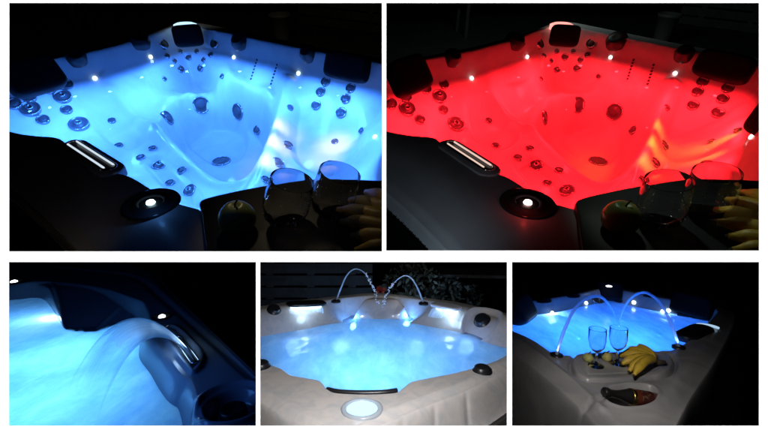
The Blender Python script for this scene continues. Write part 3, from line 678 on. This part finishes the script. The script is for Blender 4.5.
# ------------------------------------------------------------------ lower middle: pale tub with fountains
P4 = Panel(190, .8, PL4)
def build_p4():
    P = P4; ground(P, 5.0); zw = -.13
    outer = P.poly([(130, 322), (200, 311), (260, 304.5), (288, 300), (333, 295), (377, 291.5), (418, 295.5), (458, 300.5), (506, 311), (580, 326), (640, 345), (560, 352), (520, 360), (490, 375), (467, 387), (422, 404), (382, 421), (352, 437), (325, 434), (286, 414), (260, 396), (220, 372), (140, 345)])
    inner = P.poly([(190, 322), (260, 309), (288, 304.5), (333, 298.5), (377, 295), (418, 298.5), (458, 304.5), (506, 316), (560, 332), (540, 342), (520, 350), (499, 360), (482, 366), (458, 372.5), (430, 378), (412, 382), (404, 388), (395, 393), (365, 394.5), (335, 393), (325, 388), (319, 381), (308, 378.5), (290, 375), (281, 369), (270, 365), (258, 360), (240, 350)], n=5)
    Y0, Y1 = max(1.06, outer[:, 1].min() - .15), outer[:, 1].max() + .08
    X, Y = warp_grid(Y0, Y1, -.42, .42, 620, 560)
    so = sdf(X, Y, outer); si = sdf(X, Y, inner)
    rng = np.random.RandomState(3)
    Z = -.13 * ss(-so / .09) - .012 * ss((.05 - so) / .05)
    far = ss((Y - 1.9) / .4)                                     # far walls lean back more than near ones
    wd = .07 + .22 * far
    Z -= .20 * ss(si / wd); Z -= .40 * ss((si - wd * .7) / .35)
    # V-shaped head rest in the far corner, with a deep pocket on each side
    V = smooth_poly(np.array([tuple(P.at(x, y, z))[:2] for x, y, z in ((351, 301, 0), (358, 309, -.05), (367, 320, -.13), (379, 323, -.14), (391, 320, -.13), (401, 309, -.05), (409, 300, 0), (380, 294, 0))]), 5)
    sv = sdf(X, Y, V); yf = P.at(380, 298, 0).y; yn = P.at(379, 322, -.14).y
    pocket = np.exp(-((X - P.at(380, 310, -.08).x) / .30) ** 4) * ss((Y - yn + .05) / .1)
    Z -= .14 * pocket * ss((si - .01) / .04) * (sv < .03)
    vz = -.01 - .15 * np.clip((yf - Y) / (yf - yn), 0, 1.3) ** 1.3; k = ss((sv + .01) / .04); Z = Z * (1 - k) + np.maximum(vz, Z) * k
    # flutes in the outer skirt
    for p in ((402, 412), (466, 390), (300, 424), (340, 440), (434, 401)):
        a = P.at(*p); dd = np.hypot(X - a.x, (Y - a.y) * .5); Z -= .011 * np.exp(-((X - a.x) / .012) ** 2) * ss(-so / .03) * (so > -.09) * np.exp(-((Y - a.y) / .2) ** 2)
    # round recess of the far right dial
    for (px, py, rd) in ((482, 320, .13),):
        a = P.at(px, py, -.04); rr = np.hypot(X - a.x, Y - a.y); Z = Z - .03 * ss((rd - rr) / .03) + .010 * np.exp(-((rr - rd) / .015) ** 2)
    acr = pmat('beige_acrylic', (0.50, 0.455, 0.42), 0.2, coat=0.4, noise=(14, (.41, .40, .39), .4, .65))
    tub = thing(P, 'hot_tub', 'beige hot tub with two crossing fountain jets and bright blue water', 'hot tub', P.at(380, 350, -.83))
    sh, Vv, q = grid_mesh(P, 'shell', X, Y, Z, so > -.092, acr, tub); set_bvh(P, Vv, q)
    # lip and dark cabinet
    cab = pmat('dark_cabinet', (.03, .028, .026), .6)
    Z2 = -.132 - .012 * ss((-so - .088) / .01) + .014 * np.exp(-((so + .105) / .010) ** 2) - .7 * ss((-so - .118) / .03)
    xs_ = P.at(352, 437).x
    for side_ in (X < xs_, (X > xs_) & (X < P.at(470, 405).x), X >= P.at(470, 405).x): grid_mesh(P, 'cabinet_panel', X, Y, Z2, (so > -.155) & (so < -.086) & side_, cab, tub)
    wm = milky_water('bubbling_water', (.75, .85, .95), 2.2, .8, .06, (1, .45, 1), .2)
    Wz = zw + .005 * np.sin(X * 11 + 2 * np.sin(Y * 6)) * np.sin(Y * 8 + X * 4)
    wo, _, _ = grid_mesh(P, 'water', X, Y, Wz, (Z < zw + .03) & (si > 0), wm, base=P.at(380, 350, zw)); tag(wo, kind='structure')
    def on(x, y, prof, mat, name, par=tub, seg=36, rs=1, updn=None):
        h = P.hit(x, y)
        if h[0] is None: return None, None, None
        n = h[1] if h[1].z > 0 else -h[1]
        if updn: n = n.lerp(Vector((0, 0, 1)), updn).normalized()
        bm = bmesh.new(); lathe(bm, [(a * rs, b * rs) for a, b in prof], h[0], frame_of(n), seg); return make(P, name, bm, mat, par), h[0], n
    knob = [(1.15, -.02), (1.12, .06), (.95, .08), (.92, .45), (.8, .55), (.3, .5), (.001, .5)]
    for x, y, s in ((274, 310, .042), (482, 320.5, .05), (482, 370.5, .037), (260.5, 366.5, .04)): on(x, y, knob, rubber, 'control_dial', rs=s)
    # round corner light
    c = P.at(362, 409, 0); h = P.hit(362, 409); c = h[0]
    bm = bmesh.new(); lathe(bm, [(.078, -.004), (.077, .004), (.070, .008), (.060, .006), (.057, .002)], c, Matrix.Identity(3), 48); rg = make(P, 'corner_light', bm, pmat('frosted_ring', (.3, .33, .36), .3), tub)
    bm = bmesh.new(); lathe(bm, [(.057, .002), (.05, .005), (.0005, .007)], c, Matrix.Identity(3), 40); make(P, 'light_lens', bm, emat('white_lens', (.42, .70, 1), 1.9), rg)
    light(P, 'POINT', c + Vector((0, 0, .04)), .09, (.5, .7, 1), radius=.03)
    # dark pad along the near lip
    bm = bmesh.new(); tube(bm, [tuple(P.at(x, y, -.006)) for x, y in open_curve([(327, 389.5), (340, 392), (362, 393), (384, 392.5), (397, 390.5)], 6)], .011, 10); make(P, 'lip_pad', bm, rubber, tub)
    # blades of the two small waterfalls
    white_m = emat('blade_light', (.55, .78, 1), 4)
    for (xa, ya), (xb, yb), nm in (((292, 306), (322, 304.5), 'L'), ((436, 306), (456, 310), 'R')):
        a, b = P.hit(xa, ya)[0], P.hit(xb, yb)[0]; f = Vector((0, -1, 0)); L_ = (b - a).length
        x_ = (b - a).normalized(); y_ = Vector((0, 0, 1)).cross(x_); Rt = Matrix((x_, y_, Vector((0, 0, 1)))).transposed()
        bm = bmesh.new(); rbox(bm, (a + b) / 2 + Vector((0, -.02, .018)), Rt, L_ / 2 + .03, .06, .014, 4); bl = make(P, 'waterfall_blade', bm, rubber if nm == 'L' else pmat('frosted_blade', (.75, .78, .85), .2), tub)
        bm = bmesh.new(); rbox(bm, (a + b) / 2 + Vector((0, -.045, .000)), Rt, L_ / 2, .03, .010, 4); make(P, 'glow_strip', bm, white_m, bl)
        light(P, 'POINT', (a + b) / 2 + Vector((0, -.12, -.02)), .35, (.5, .75, 1), radius=.03)
    sm = sheet_mat('falling_water', (.8, .9, 1), .55, 9, .1)
    def fall(x0, y0, x1, y1, x2, y2, x3, y3, label):
        A0, B0 = P.at(x0, y0, -.01), P.at(x1, y1, -.01)
        hA, hB = P.hit(x0, y0)[0], P.hit(x1, y1)[0]; A0 = hA + Vector((0, -.07, 0)); B0 = hB + Vector((0, -.07, 0)); A1, B1 = P.at(x2, y2, zw), P.at(x3, y3, zw)
        def c(p, e): return [Vector((p.x + (e.x - p.x) * u, p.y + (e.y - p.y) * u, p.z + (e.z - p.z) * u ** 2 + .05 * u * (1 - u))) for u in [i / 12 for i in range(13)]]
        water_sheet(P, c(A0, A1), c(B0, B1), label, sm, 'small waterfalls of the beige tub', th=.004)
    fall(299, 305.5, 323, 304.5, 297, 323, 324, 322, 'thin waterfall under the dark left blade of the beige tub')
    fall(434, 306, 452, 309, 426, 323, 438, 325, 'thin waterfall under the pale right blade of the beige tub')
    # fountains
    fm = sheet_mat('fountain_water', (.75, .87, 1), .35, 3, .1); dm = pmat('water_drop', (.8, .88, 1), .08, spec=1)
    g = 'fountain jets of the beige tub'
    f1 = [(336, 300.7), (341, 288), (347, 275), (355, 269), (363.5, 272), (370, 281), (377, 298), (380, 317)]
    f2 = [(423.5, 303), (418, 289), (412, 279), (405, 275.6), (397, 280), (388.6, 290), (384, 302), (382, 317)]
    for f, lb in ((f1, 'taller left fountain jet arching over the beige tub'), (f2, 'lower right fountain jet arching over the beige tub')):
        arc_jet(P, f, lb, 0.0062, .003, fm, 0, zw, g, 70, dm, int(f[0][0]), .72)
        h = P.at(f[0][0], f[0][1] + .8, 0); bm = bmesh.new(); lathe(bm, [(.034, -.004), (.033, .008), (.024, .012), (.014, .006), (.0005, .004)], h, Matrix.Identity(3), 24); make(P, 'fountain_nozzle', bm, rubber, tub)
        light(P, 'SPOT', h + Vector((0, 0, .012)), 1.0, (.25, .5, 1), target=P.at(f[0][0], f[0][1], 0) + (plane_pt(P, *f[2], P.at(*f[0], 0), P.at(*f[-1], zw)) - P.at(*f[0], 0)), cone=22, blend=.6, radius=.004)
    # underwater lights
    lc = (.11, .44, 1)
    for x, y, z, e in ((300, 329, -.24, 2.4), (286, 333, -.23, 1.6), (315, 326, -.22, .8), (330, 322, -.18, .35), (424, 326, -.19, .35), (467, 335, -.19, .6), (358, 315, -.17, .4), (403, 315, -.17, .4),
                       (380, 345, -.6, 8), (300, 350, -.55, 6), (460, 350, -.55, 6), (340, 365, -.5, 5), (430, 362, -.5, 5), (365, 380, -.45, 3.5)):
        light(P, 'POINT', deep(P, x, y, zw, z), e * (2.3 if e > 2.5 else 16), lc if e > 2.5 else (.35, .62, 1), radius=.06 if e > 1 else .025)
    for x, y in ((353, 316), (407, 315)): light(P, 'POINT', P.at(x, y, -.1), .9, (.10, .35, 1), radius=.02)  # added above the water to brighten the pockets by the head rest
    for x in (300, 345, 415, 460): light(P, 'POINT', P.at(x, 325, -.1) + Vector((0, -.22, .0)), .7, (.2, .4, 1), radius=.05)  # fills added above the water to tint the far wall blue
    # soft fill lamp added for the rim, tucked high at the opening
    light(P, 'SPOT', P.up(384, 262.5, Vector((0, 1.09, 0))) , 42, (.97, .97, 1), target=P.at(384, 360, 0), cone=150, blend=1, radius=.012, name='fill_light')
build_p4()
# ------------------------------------------------------------------ lower right: tub at night with fruit, glasses and a bottle
P5 = Panel(175, .85, PL5)
def build_p5():
    P = P5; ground(P); zw = -.09
    outer = P.poly([(400, 318), (450, 309), (512, 300), (548, 295), (589, 287.5), (602, 283), (612, 283), (637, 289), (682, 297.5), (722, 305), (733, 309), (734, 318), (727, 334), (711, 362), (690, 393), (672, 426), (655, 450), (640, 458), (620, 445), (589, 410), (548, 374), (512, 349), (450, 322)])
    inner = P.poly([(455, 315), (505, 304.5), (548, 298.5), (589, 291), (603, 287), (613, 287), (637, 293), (682, 301), (710, 306), (719, 311), (712, 320), (705, 328), (692, 340), (680, 347), (672, 350.5), (655, 351), (620, 352), (590, 353.5), (569, 355.5), (556, 355), (547, 350), (532, 340), (512, 331), (480, 321)], n=5)
    Y0, Y1 = max(1.06, outer[:, 1].min() - .1), outer[:, 1].max() + .08; S = outer[:, 0] / outer[:, 1]
    X, Y = warp_grid(Y0, Y1, .28, S.max() + .04, 640, 560)
    so = sdf(X, Y, outer); si = sdf(X, Y, inner)
    Z = -.83 * ss(-so / .10) - .02 * ss((.07 - so) / .07)
    Z -= .13 * ss(si / .07); Z -= .45 * ss((si - .05) / .35)
    tray = P.poly([(570, 362), (575, 354.5), (592, 352.5), (620, 351.5), (655, 351), (670, 354.5), (675.5, 362), (672, 371), (660, 377), (636, 379.5), (605, 381), (586, 380), (574, 373)], n=6)
    st = sdf(X, Y, tray); Z = Z - .022 * np.exp(-(st / .009) ** 2) + .006 * ss(st / .01)
    Z = Z - .004 * np.exp(-((st - .05) / .007) ** 2)
    rec = P.poly([(604, 393), (609, 387), (622, 384), (640, 383.5), (653, 386), (659, 393), (655, 401), (643, 406), (624, 407), (609, 402)], n=6)
    sr = sdf(X, Y, rec); Z = Z - .11 * ss(sr / .04) + .004 * np.exp(-(sr / .012) ** 2)
    neck = open_curve([tuple(P.at(a, b))[:2] for a, b in ((606, 396), (590, 402), (578, 408))], 6); Z = Z - .012 * np.exp(-(sdf(X, Y, neck, closed=False) / .014) ** 2)
    Z = Z + .012 * np.exp(-(sdf(X, Y, open_curve([tuple(P.at(a, b))[:2] for a, b in ((520, 341), (545, 360), (570, 380), (600, 408))], 6), closed=False) / .02) ** 2) * (so > .0)
    acr = pmat('grey_pearl_acrylic', (0.34, 0.33, 0.33), 0.3, coat=0.25, noise=(4.5, (.22, .215, .22), .35, .65))
    tub = thing(P, 'hot_tub', 'grey hot tub at night with deep blue water, bananas and bottle on its corner', 'hot tub', P.at(620, 330, -.83))
    sh, Vv, q = grid_mesh(P, 'shell', X, Y, Z, so > -.105, acr, tub); set_bvh(P, Vv, q)
    wm = milky_water('rippled_water', (.55, .75, .95), 2.6, .8, .3, (1, .4, 1), .3)
    Wz = zw + .004 * np.sin(X * 9 + 2 * np.sin(Y * 5)) * np.sin(Y * 7 + X * 4)
    wo, _, _ = grid_mesh(P, 'water', X, Y, Wz, (Z < zw + .03) & (si > 0), wm, base=P.at(620, 330, zw)); tag(wo, kind='structure')
    for x, y, s in [(595, 300, .03), (603, 298.5, .03), (611, 299, .03), (619, 301, .03), (600, 303.5, .035), (615, 304.5, .035), (683, 314.5, .035), (698, 317, .035), (681, 321, .04), (660, 331, .04), (578, 334, .04)]:
        jet(P, tub, x, y, s)
    ctr = P.at(620, 325, 0)
    pillow(P, tub, 609.5, 291, -.02, .085, .07, .05, (ctr.x, ctr.y), 20)
    pillow(P, tub, 521, 309, -.02, .14, .09, .05, (ctr.x, ctr.y), 30)
    pillow(P, tub, 693, 306, -.02, .13, .08, .05, (ctr.x, ctr.y), 25)
    q_ = P.at(609, 286, .05); bm = bmesh.new(); lathe(bm, [(.02, -.003), (.02, 0), (.012, .003), (.0005, .004)], q_, Matrix.Identity(3), 24); make(P, 'corner_light', bm, emat('corner_led_white', (.8, .9, 1), 5), tub)
    lm = emat('led_night', (.6, .85, 1), 8)
    for x, y, s in ((552, 313, .012), (586, 303, .012), (634, 302.5, .012), (663, 311.5, .012), (668.5, 310.5, .012)): led(P, tub, x, y, s, lm)
    for x, y, s in ((541, 300, .06), (570, 295, .06), (650, 295, .06), (672, 299, .05)): dial(P, tub, x, y, s, .02, -.01)
    # black grip with bright edge on the right rim
    a, b = P.at(687, 336, .0), P.at(702, 329, .0)
    bm = bmesh.new(); slab(bm, stadium((a.x, a.y), (b.x, b.y), .055), -.02, .014, .008); gp = make(P, 'waterfall_slot', bm, rubber, tub)
    rp = stadium((a.x + .02, a.y - .01), (b.x + .03, b.y), .06); bm = bmesh.new(); tube(bm, [(x, y, .006) for x, y in rp[3:10]], .007, 8); make(P, 'glow_strip', bm, emat('edge_glint', (.5, .75, 1), .8), gp)  # glowing strip added for the glint of the chrome edge
    # fountains
    fm = sheet_mat('night_fountain_water', (.75, .88, 1), .36, 3, .1); g = 'fountain jets of the grey tub'
    f1 = [(556.5, 355), (560.5, 341), (566, 326), (574, 310), (584, 300.5), (596, 296), (604, 299), (612, 309), (619, 324)]
    f2 = [(678.6, 347), (674.5, 333), (669.5, 320), (662, 306), (654, 297), (643.5, 292.4), (633, 296.5), (625, 306), (619.5, 320)]
    for f, lb in ((f1, 'left fountain jet arching over the deep blue water'), (f2, 'right fountain jet arching over the deep blue water')):
        arc_jet(P, f, lb, .0082, .0065, fm, 0, zw, g)
        h = P.at(f[0][0], f[0][1] + .6, 0); bm = bmesh.new(); lathe(bm, [(.03, -.004), (.029, .008), (.02, .012), (.012, .006), (.0005, .004)], h, Matrix.Identity(3), 24); make(P, 'fountain_nozzle', bm, rubber, tub)
        light(P, 'SPOT', h + Vector((0, 0, .012)), 3.5, (.25, .5, 1), target=plane_pt(P, *f[2], P.at(*f[0], 0), P.at(*f[-1], zw)), cone=26, blend=.6, radius=.004)
    # goblets
    gm = pmat('clear_glass', (1, 1, 1), 0.0, trans=1.0, ior=1.45)
    for (bx, by), (rx, ry), lb in (((596, 366), (593.7, 328.8), 'left stemmed goblet on the grey tub corner'), ((617, 363.5), (616, 327.6), 'right stemmed goblet, between an apple and the bananas')):
        b_ = P.at(bx, by, .006); t = P.up(rx, ry, b_); hh = t.z - b_.z; Rt = Matrix.Identity(3); W = 8.6 / F * b_.y * 1.0
        root = thing(P, 'goblet', lb, 'glass', b_, 'stemmed goblets')
        bm = bmesh.new(); lathe(bm, [(.001, .001), (W * .9, .001), (W * .88, .004), (W * .3, .010), (.006, .02)], b_, Rt, 40); make(P, 'foot', bm, gm, root)
        bm = bmesh.new(); lathe(bm, [(.006, .018), (.0045, hh * .2), (.006, hh * .36)], b_, Rt, 16); make(P, 'stem', bm, gm, root)
        th = .0022
        bm = bmesh.new(); lathe(bm, [(.0008, hh * .36), (.006, hh * .362), (W * .5, hh * .42), (W * .85, hh * .52), (W, hh * .68), (W, hh - .002), (W - .0004, hh), (W - th + .0004, hh), (W - th, hh - .002), (W - th, hh * .68), (W * .85 - th, hh * .53), (W * .5, hh * .43), (.001, hh * .38)], b_, Rt, 40)
        bmesh.ops.recalc_face_normals(bm, faces=bm.faces[:]); make(P, 'bowl', bm, gm, root)
    pr = pmat('yellow_green_skin', (.42, .42, .13), .35, noise=(9, (.34, .36, .12), .4, .65))
    rd = pmat('blushed_skin', (.45, .40, .12), .35, noise=(5, (.40, .12, .05), .52, .62))
    apple(P, (588, 361.5), .006, .024, 'green apple left of both goblets on the grey tub', pr, sx=.9)
    apple(P, (606.5, 360.5), .006, .024, 'red blushed apple between the two goblets', rd, sx=.9)
    hub = P.up(657, 362, P.at(656, 368, 0)); z_ = .03
    tips = [P.at(629, 371, z_), P.at(622, 364, z_), P.up(620, 356, P.at(622, 360, 0)), P.up(627, 350.5, P.at(627, 358, 0)), P.up(637, 347.5, P.at(634, 357, 0)), P.at(634, 375, z_)]
    banana_bunch(P, hub, tips, .0195, 'bunch of ripe bananas lying on the grey tub corner', .16)
    # bottle lying in the recess
    a = P.at(603.5, 392, .012); b = P.at(656, 401, -.035); ax = (b - a); L_ = ax.length; ax.normalize(); Rt = frame_of(ax)
    root = thing(P, 'bottle', 'dark bottle with gold band lying in the recess of the grey tub', 'bottle', a)
    bk = pmat('black_foil', (.012, .011, .011), .3, bump=(80, .3, .002)); gl = pmat('amber_glass', (.10, .022, .012), .12, coat=.5); gd = pmat('gold_band', (.75, .5, .15), .25, metal=1)
    n_ = .017
    bm = bmesh.new(); lathe(bm, [(.001, -.002), (n_ * .95, -.001), (n_ * 1.15, .004), (n_ * 1.15, .02), (n_ * .85, .026), (n_ * .95, L_ * .28), (n_ * 1.5, L_ * .42), (n_ * 1.75, L_ * .5)], a, Rt, 32); make(P, 'foil', bm, bk, root)
    bm = bmesh.new(); lathe(bm, [(n_ * 1.72, L_ * .49), (n_ * 1.86, L_ * .495), (n_ * 1.9, L_ * .55), (n_ * 1.8, L_ * .555)], a, Rt, 32); make(P, 'gold_band', bm, gd, root)
    bm = bmesh.new(); lathe(bm, [(n_ * 1.76, L_ * .545), (n_ * 1.85, L_ * .6), (n_ * 1.85, L_ * .97), (n_ * 1.6, L_), (.001, L_)], a, Rt, 32); make(P, 'glass_body', bm, gl, root)
    lab = pmat('dark_red_label', (.045, .010, .008), .4, noise=(40, (.14, .08, .05), .58, .62))
    bm = bmesh.new(); lathe(bm, [(n_ * 1.87, L_ * .64), (n_ * 1.88, L_ * .645), (n_ * 1.88, L_ * .88), (n_ * 1.87, L_ * .885)], a, Rt, 32); make(P, 'paper_label', bm, lab, root)
    lc = (.03, .21, 1)
    for x, y, z, e in ((552, 314, -.13, .5), (586, 304, -.13, .12), (634, 304, -.13, .12), (665, 313, -.13, .18), (635, 336, -.35, 3), (600, 325, -.5, 7), (650, 322, -.5, 6), (555, 330, -.45, 5), (610, 345, -.4, 3), (580, 345, -.35, 2), (690, 320, -.4, 2.5), (530, 328, -.4, 3)):
        light(P, 'POINT', deep(P, x, y, zw, z), e * (2.2 if e > 1 else 20), lc if e > 1 else (.3, .6, 1), radius=.06 if e > 1 else .02)
    light(P, 'SPOT', P.up(600, 262.8, Vector((0, 1.09, 0))), 18, (1, .96, .92), target=P.at(628, 385, 0), cone=62, blend=1, radius=.012, name='fill_light')  # fill lamp added behind the board for the rim and fruit
build_p5()
# ------------------------------------------------------------------ dim things standing behind the tubs
def box(bm, c, sx, sy, sz, rz=0.0):
    R3 = Matrix.Rotation(rz, 3, 'Z'); vs = []
    for z in (-1, 1):
        for x, y in ((-1, -1), (1, -1), (1, 1), (-1, 1)): vs.append(bm.verts.new(Vector(c) + R3 @ Vector((x*sx, y*sy, z*sz))))
    for f in ((0, 3, 2, 1), (4, 5, 6, 7), (0, 1, 5, 4), (1, 2, 6, 5), (2, 3, 7, 6), (3, 0, 4, 7)): bm.faces.new([vs[i] for i in f])
def garden_table(P, x, y, W, label, col, rz=.15):
    g = P.at(x, y, -.9); root = thing(P, 'garden_table', label, 'table', g, None); m = pmat('weathered_wood_' + label[:4], col, .7, noise=(12, tuple(c * .6 for c in col), .4, .6))
    bm = bmesh.new(); box(bm, g + Vector((0, 0, .60)), W, .30, .02, rz); make(P, 'table_top', bm, m, root, smooth=False)
    for a, b in ((-1, -1), (1, -1), (1, 1), (-1, 1)):
        o = Matrix.Rotation(rz, 3, 'Z') @ Vector((a * (W - .06), b * .25, .29)); bm = bmesh.new(); box(bm, g + o, .025, .025, .29, rz); make(P, 'leg', bm, m, root, smooth=False)
def bucket(P, x, y, r_, h, label, col):
    g = P.at(x, y, -.9); root = thing(P, 'planter', label, 'plant pot', g); m = pmat('glazed_pot', col, .5)
    bm = bmesh.new(); lathe(bm, [(r_ * .7, 0), (r_ * .95, h * .9), (r_ * 1.05, h * .9), (r_ * 1.05, h), (r_ * .9, h), (r_ * .85, h * .8), (.001, h * .78)], g, Matrix.Identity(3), 28); make(P, 'pot', bm, m, root)
def fence(P, x0, y0, x1, y1, h, n, label, col, z=-.9, posts=4, depth=None):
    a, b = P.at(x0, y0, z), P.at(x1, y1, z)
    if depth: a, b = (P.up(x0, y0, Vector((0, depth, 0))), P.up(x1, y0, Vector((0, depth, 0)))); a.z = b.z = z
    root = thing(P, 'slat_fence', label, 'fence', (a + b) / 2); m = pmat('fence_paint_' + str(n), col, .7, noise=(6, tuple(c * .5 for c in col), .4, .65)); d = b - a; rz = math.atan2(d.y, d.x)
    bm = bmesh.new(); hs = h / n
    for i in range(n): box(bm, (a + b) / 2 + Vector((0, 0, hs * (i + .5))), d.length / 2, .012, hs * .40, rz)
    make(P, 'slats', bm, m, root, smooth=False)
    for i in range(posts):
        bm = bmesh.new(); p = a + d * (i + .5) / posts; box(bm, p + Vector((0, .05, h / 2)), .04, .03, h / 2 + .03, rz); make(P, 'post', bm, m, root, smooth=False)
for P, key in ((Pa, 'blue'), (Pb, 'red')):
    garden_table(P, 45, 36, .75, f'low dark garden table behind the {key} lit hot tub', (.05, .05, .055))
    bucket(P, 283, 44, .16, .45, f'round pot standing behind the {key} lit hot tub', (.10, .11, .10))
    fence(P, 300, 24, 520, 52, 1.3, 8, f'slatted screen behind the right rim of the {key} lit hot tub', (.045, .052, .045))
    light(P, 'AREA', Vector((P.at(200, 60).x, 4.6, .9)), 3 if key == 'blue' else 10, (1, .85, .6) if key == 'blue' else (.8, 1, .9), target=P.at(250, 25, -.6), size=(.8, .3), name='fill_light')  # unseen fill added to lift the dim things behind the tub
# lower middle: dark slatted fence, shrubs and a red blossom
fence(P4, 200, 0, 372, 0, 1.45, 11, 'dark slatted fence behind the left side of the beige tub', (.018, .022, .028), depth=4.6)
def leafy(P, x, ytop, depth, wid, h, label, col, n=260, seed=1, name='shrub', leaf=.05):
    c = P.up(x, ytop, Vector((0, depth, 0))); root = thing(P, name, label, name, Vector((c.x, c.y, -.9))); rng = random.Random(seed); bm = bmesh.new()
    for _ in range(n):
        a, b = rng.uniform(0, 6.28), rng.uniform(-1, 1); q = rng.uniform(.5, 1) ** .5; s = math.sqrt(1 - b * b)
        p = Vector((c.x + wid * q * s * math.cos(a), c.y + .25 * q * s * math.sin(a), c.z - h / 2 + h / 2 * q * b))
        u = Vector((rng.gauss(0, 1), rng.gauss(0, 1), rng.gauss(0, 1))).normalized() * leaf; v = u.cross(Vector((rng.gauss(0, 1), rng.gauss(0, 1), rng.gauss(0, 1)))).normalized() * leaf * .45
        bm.faces.new([bm.verts.new(p - u), bm.verts.new(p + v), bm.verts.new(p + u), bm.verts.new(p - v)])
    make(P, 'foliage', bm, pmat('leaf_' + name + str(seed), col, .6), root, smooth=False)
    bm = bmesh.new(); tube(bm, [(c.x, c.y, -.9), (c.x + .02, c.y, c.z - h * .6), (c.x, c.y, c.z - h * .3)], [.03, .025, .015], 8); make(P, 'stem', bm, pmat('bark', (.03, .022, .016), .9), root)
leafy(P4, 414, 262, 4.3, .34, .55, 'shrub with greyish leaves behind the beige tub, under the frame top', (.045, .048, .036), 420, 2, leaf=.035)
leafy(P4, 452, 278, 4.2, .30, .40, 'darker low shrub behind the right rim of the beige tub', (.02, .024, .02), 300, 3, leaf=.035)
leafy(P4, 380, 289.5, 3.62, .055, .08, 'small red blossom just behind the far corner of the beige tub', (.35, .02, .012), 70, 4, 'flower', .022)
garden_table(P4, 470, 316, .9, 'long dark garden table behind the right rim of the beige tub', (.06, .06, .055), -.1)
light(P4, 'SPOT', wpt(P4, 400, 259.5, 3.0), 1.1, (1, .95, .85), target=P4.up(410, 285, Vector((0, 4.5, 0))), cone=150, blend=1, radius=.008, name='fill_light')  # unseen fill added for the fence and shrubs
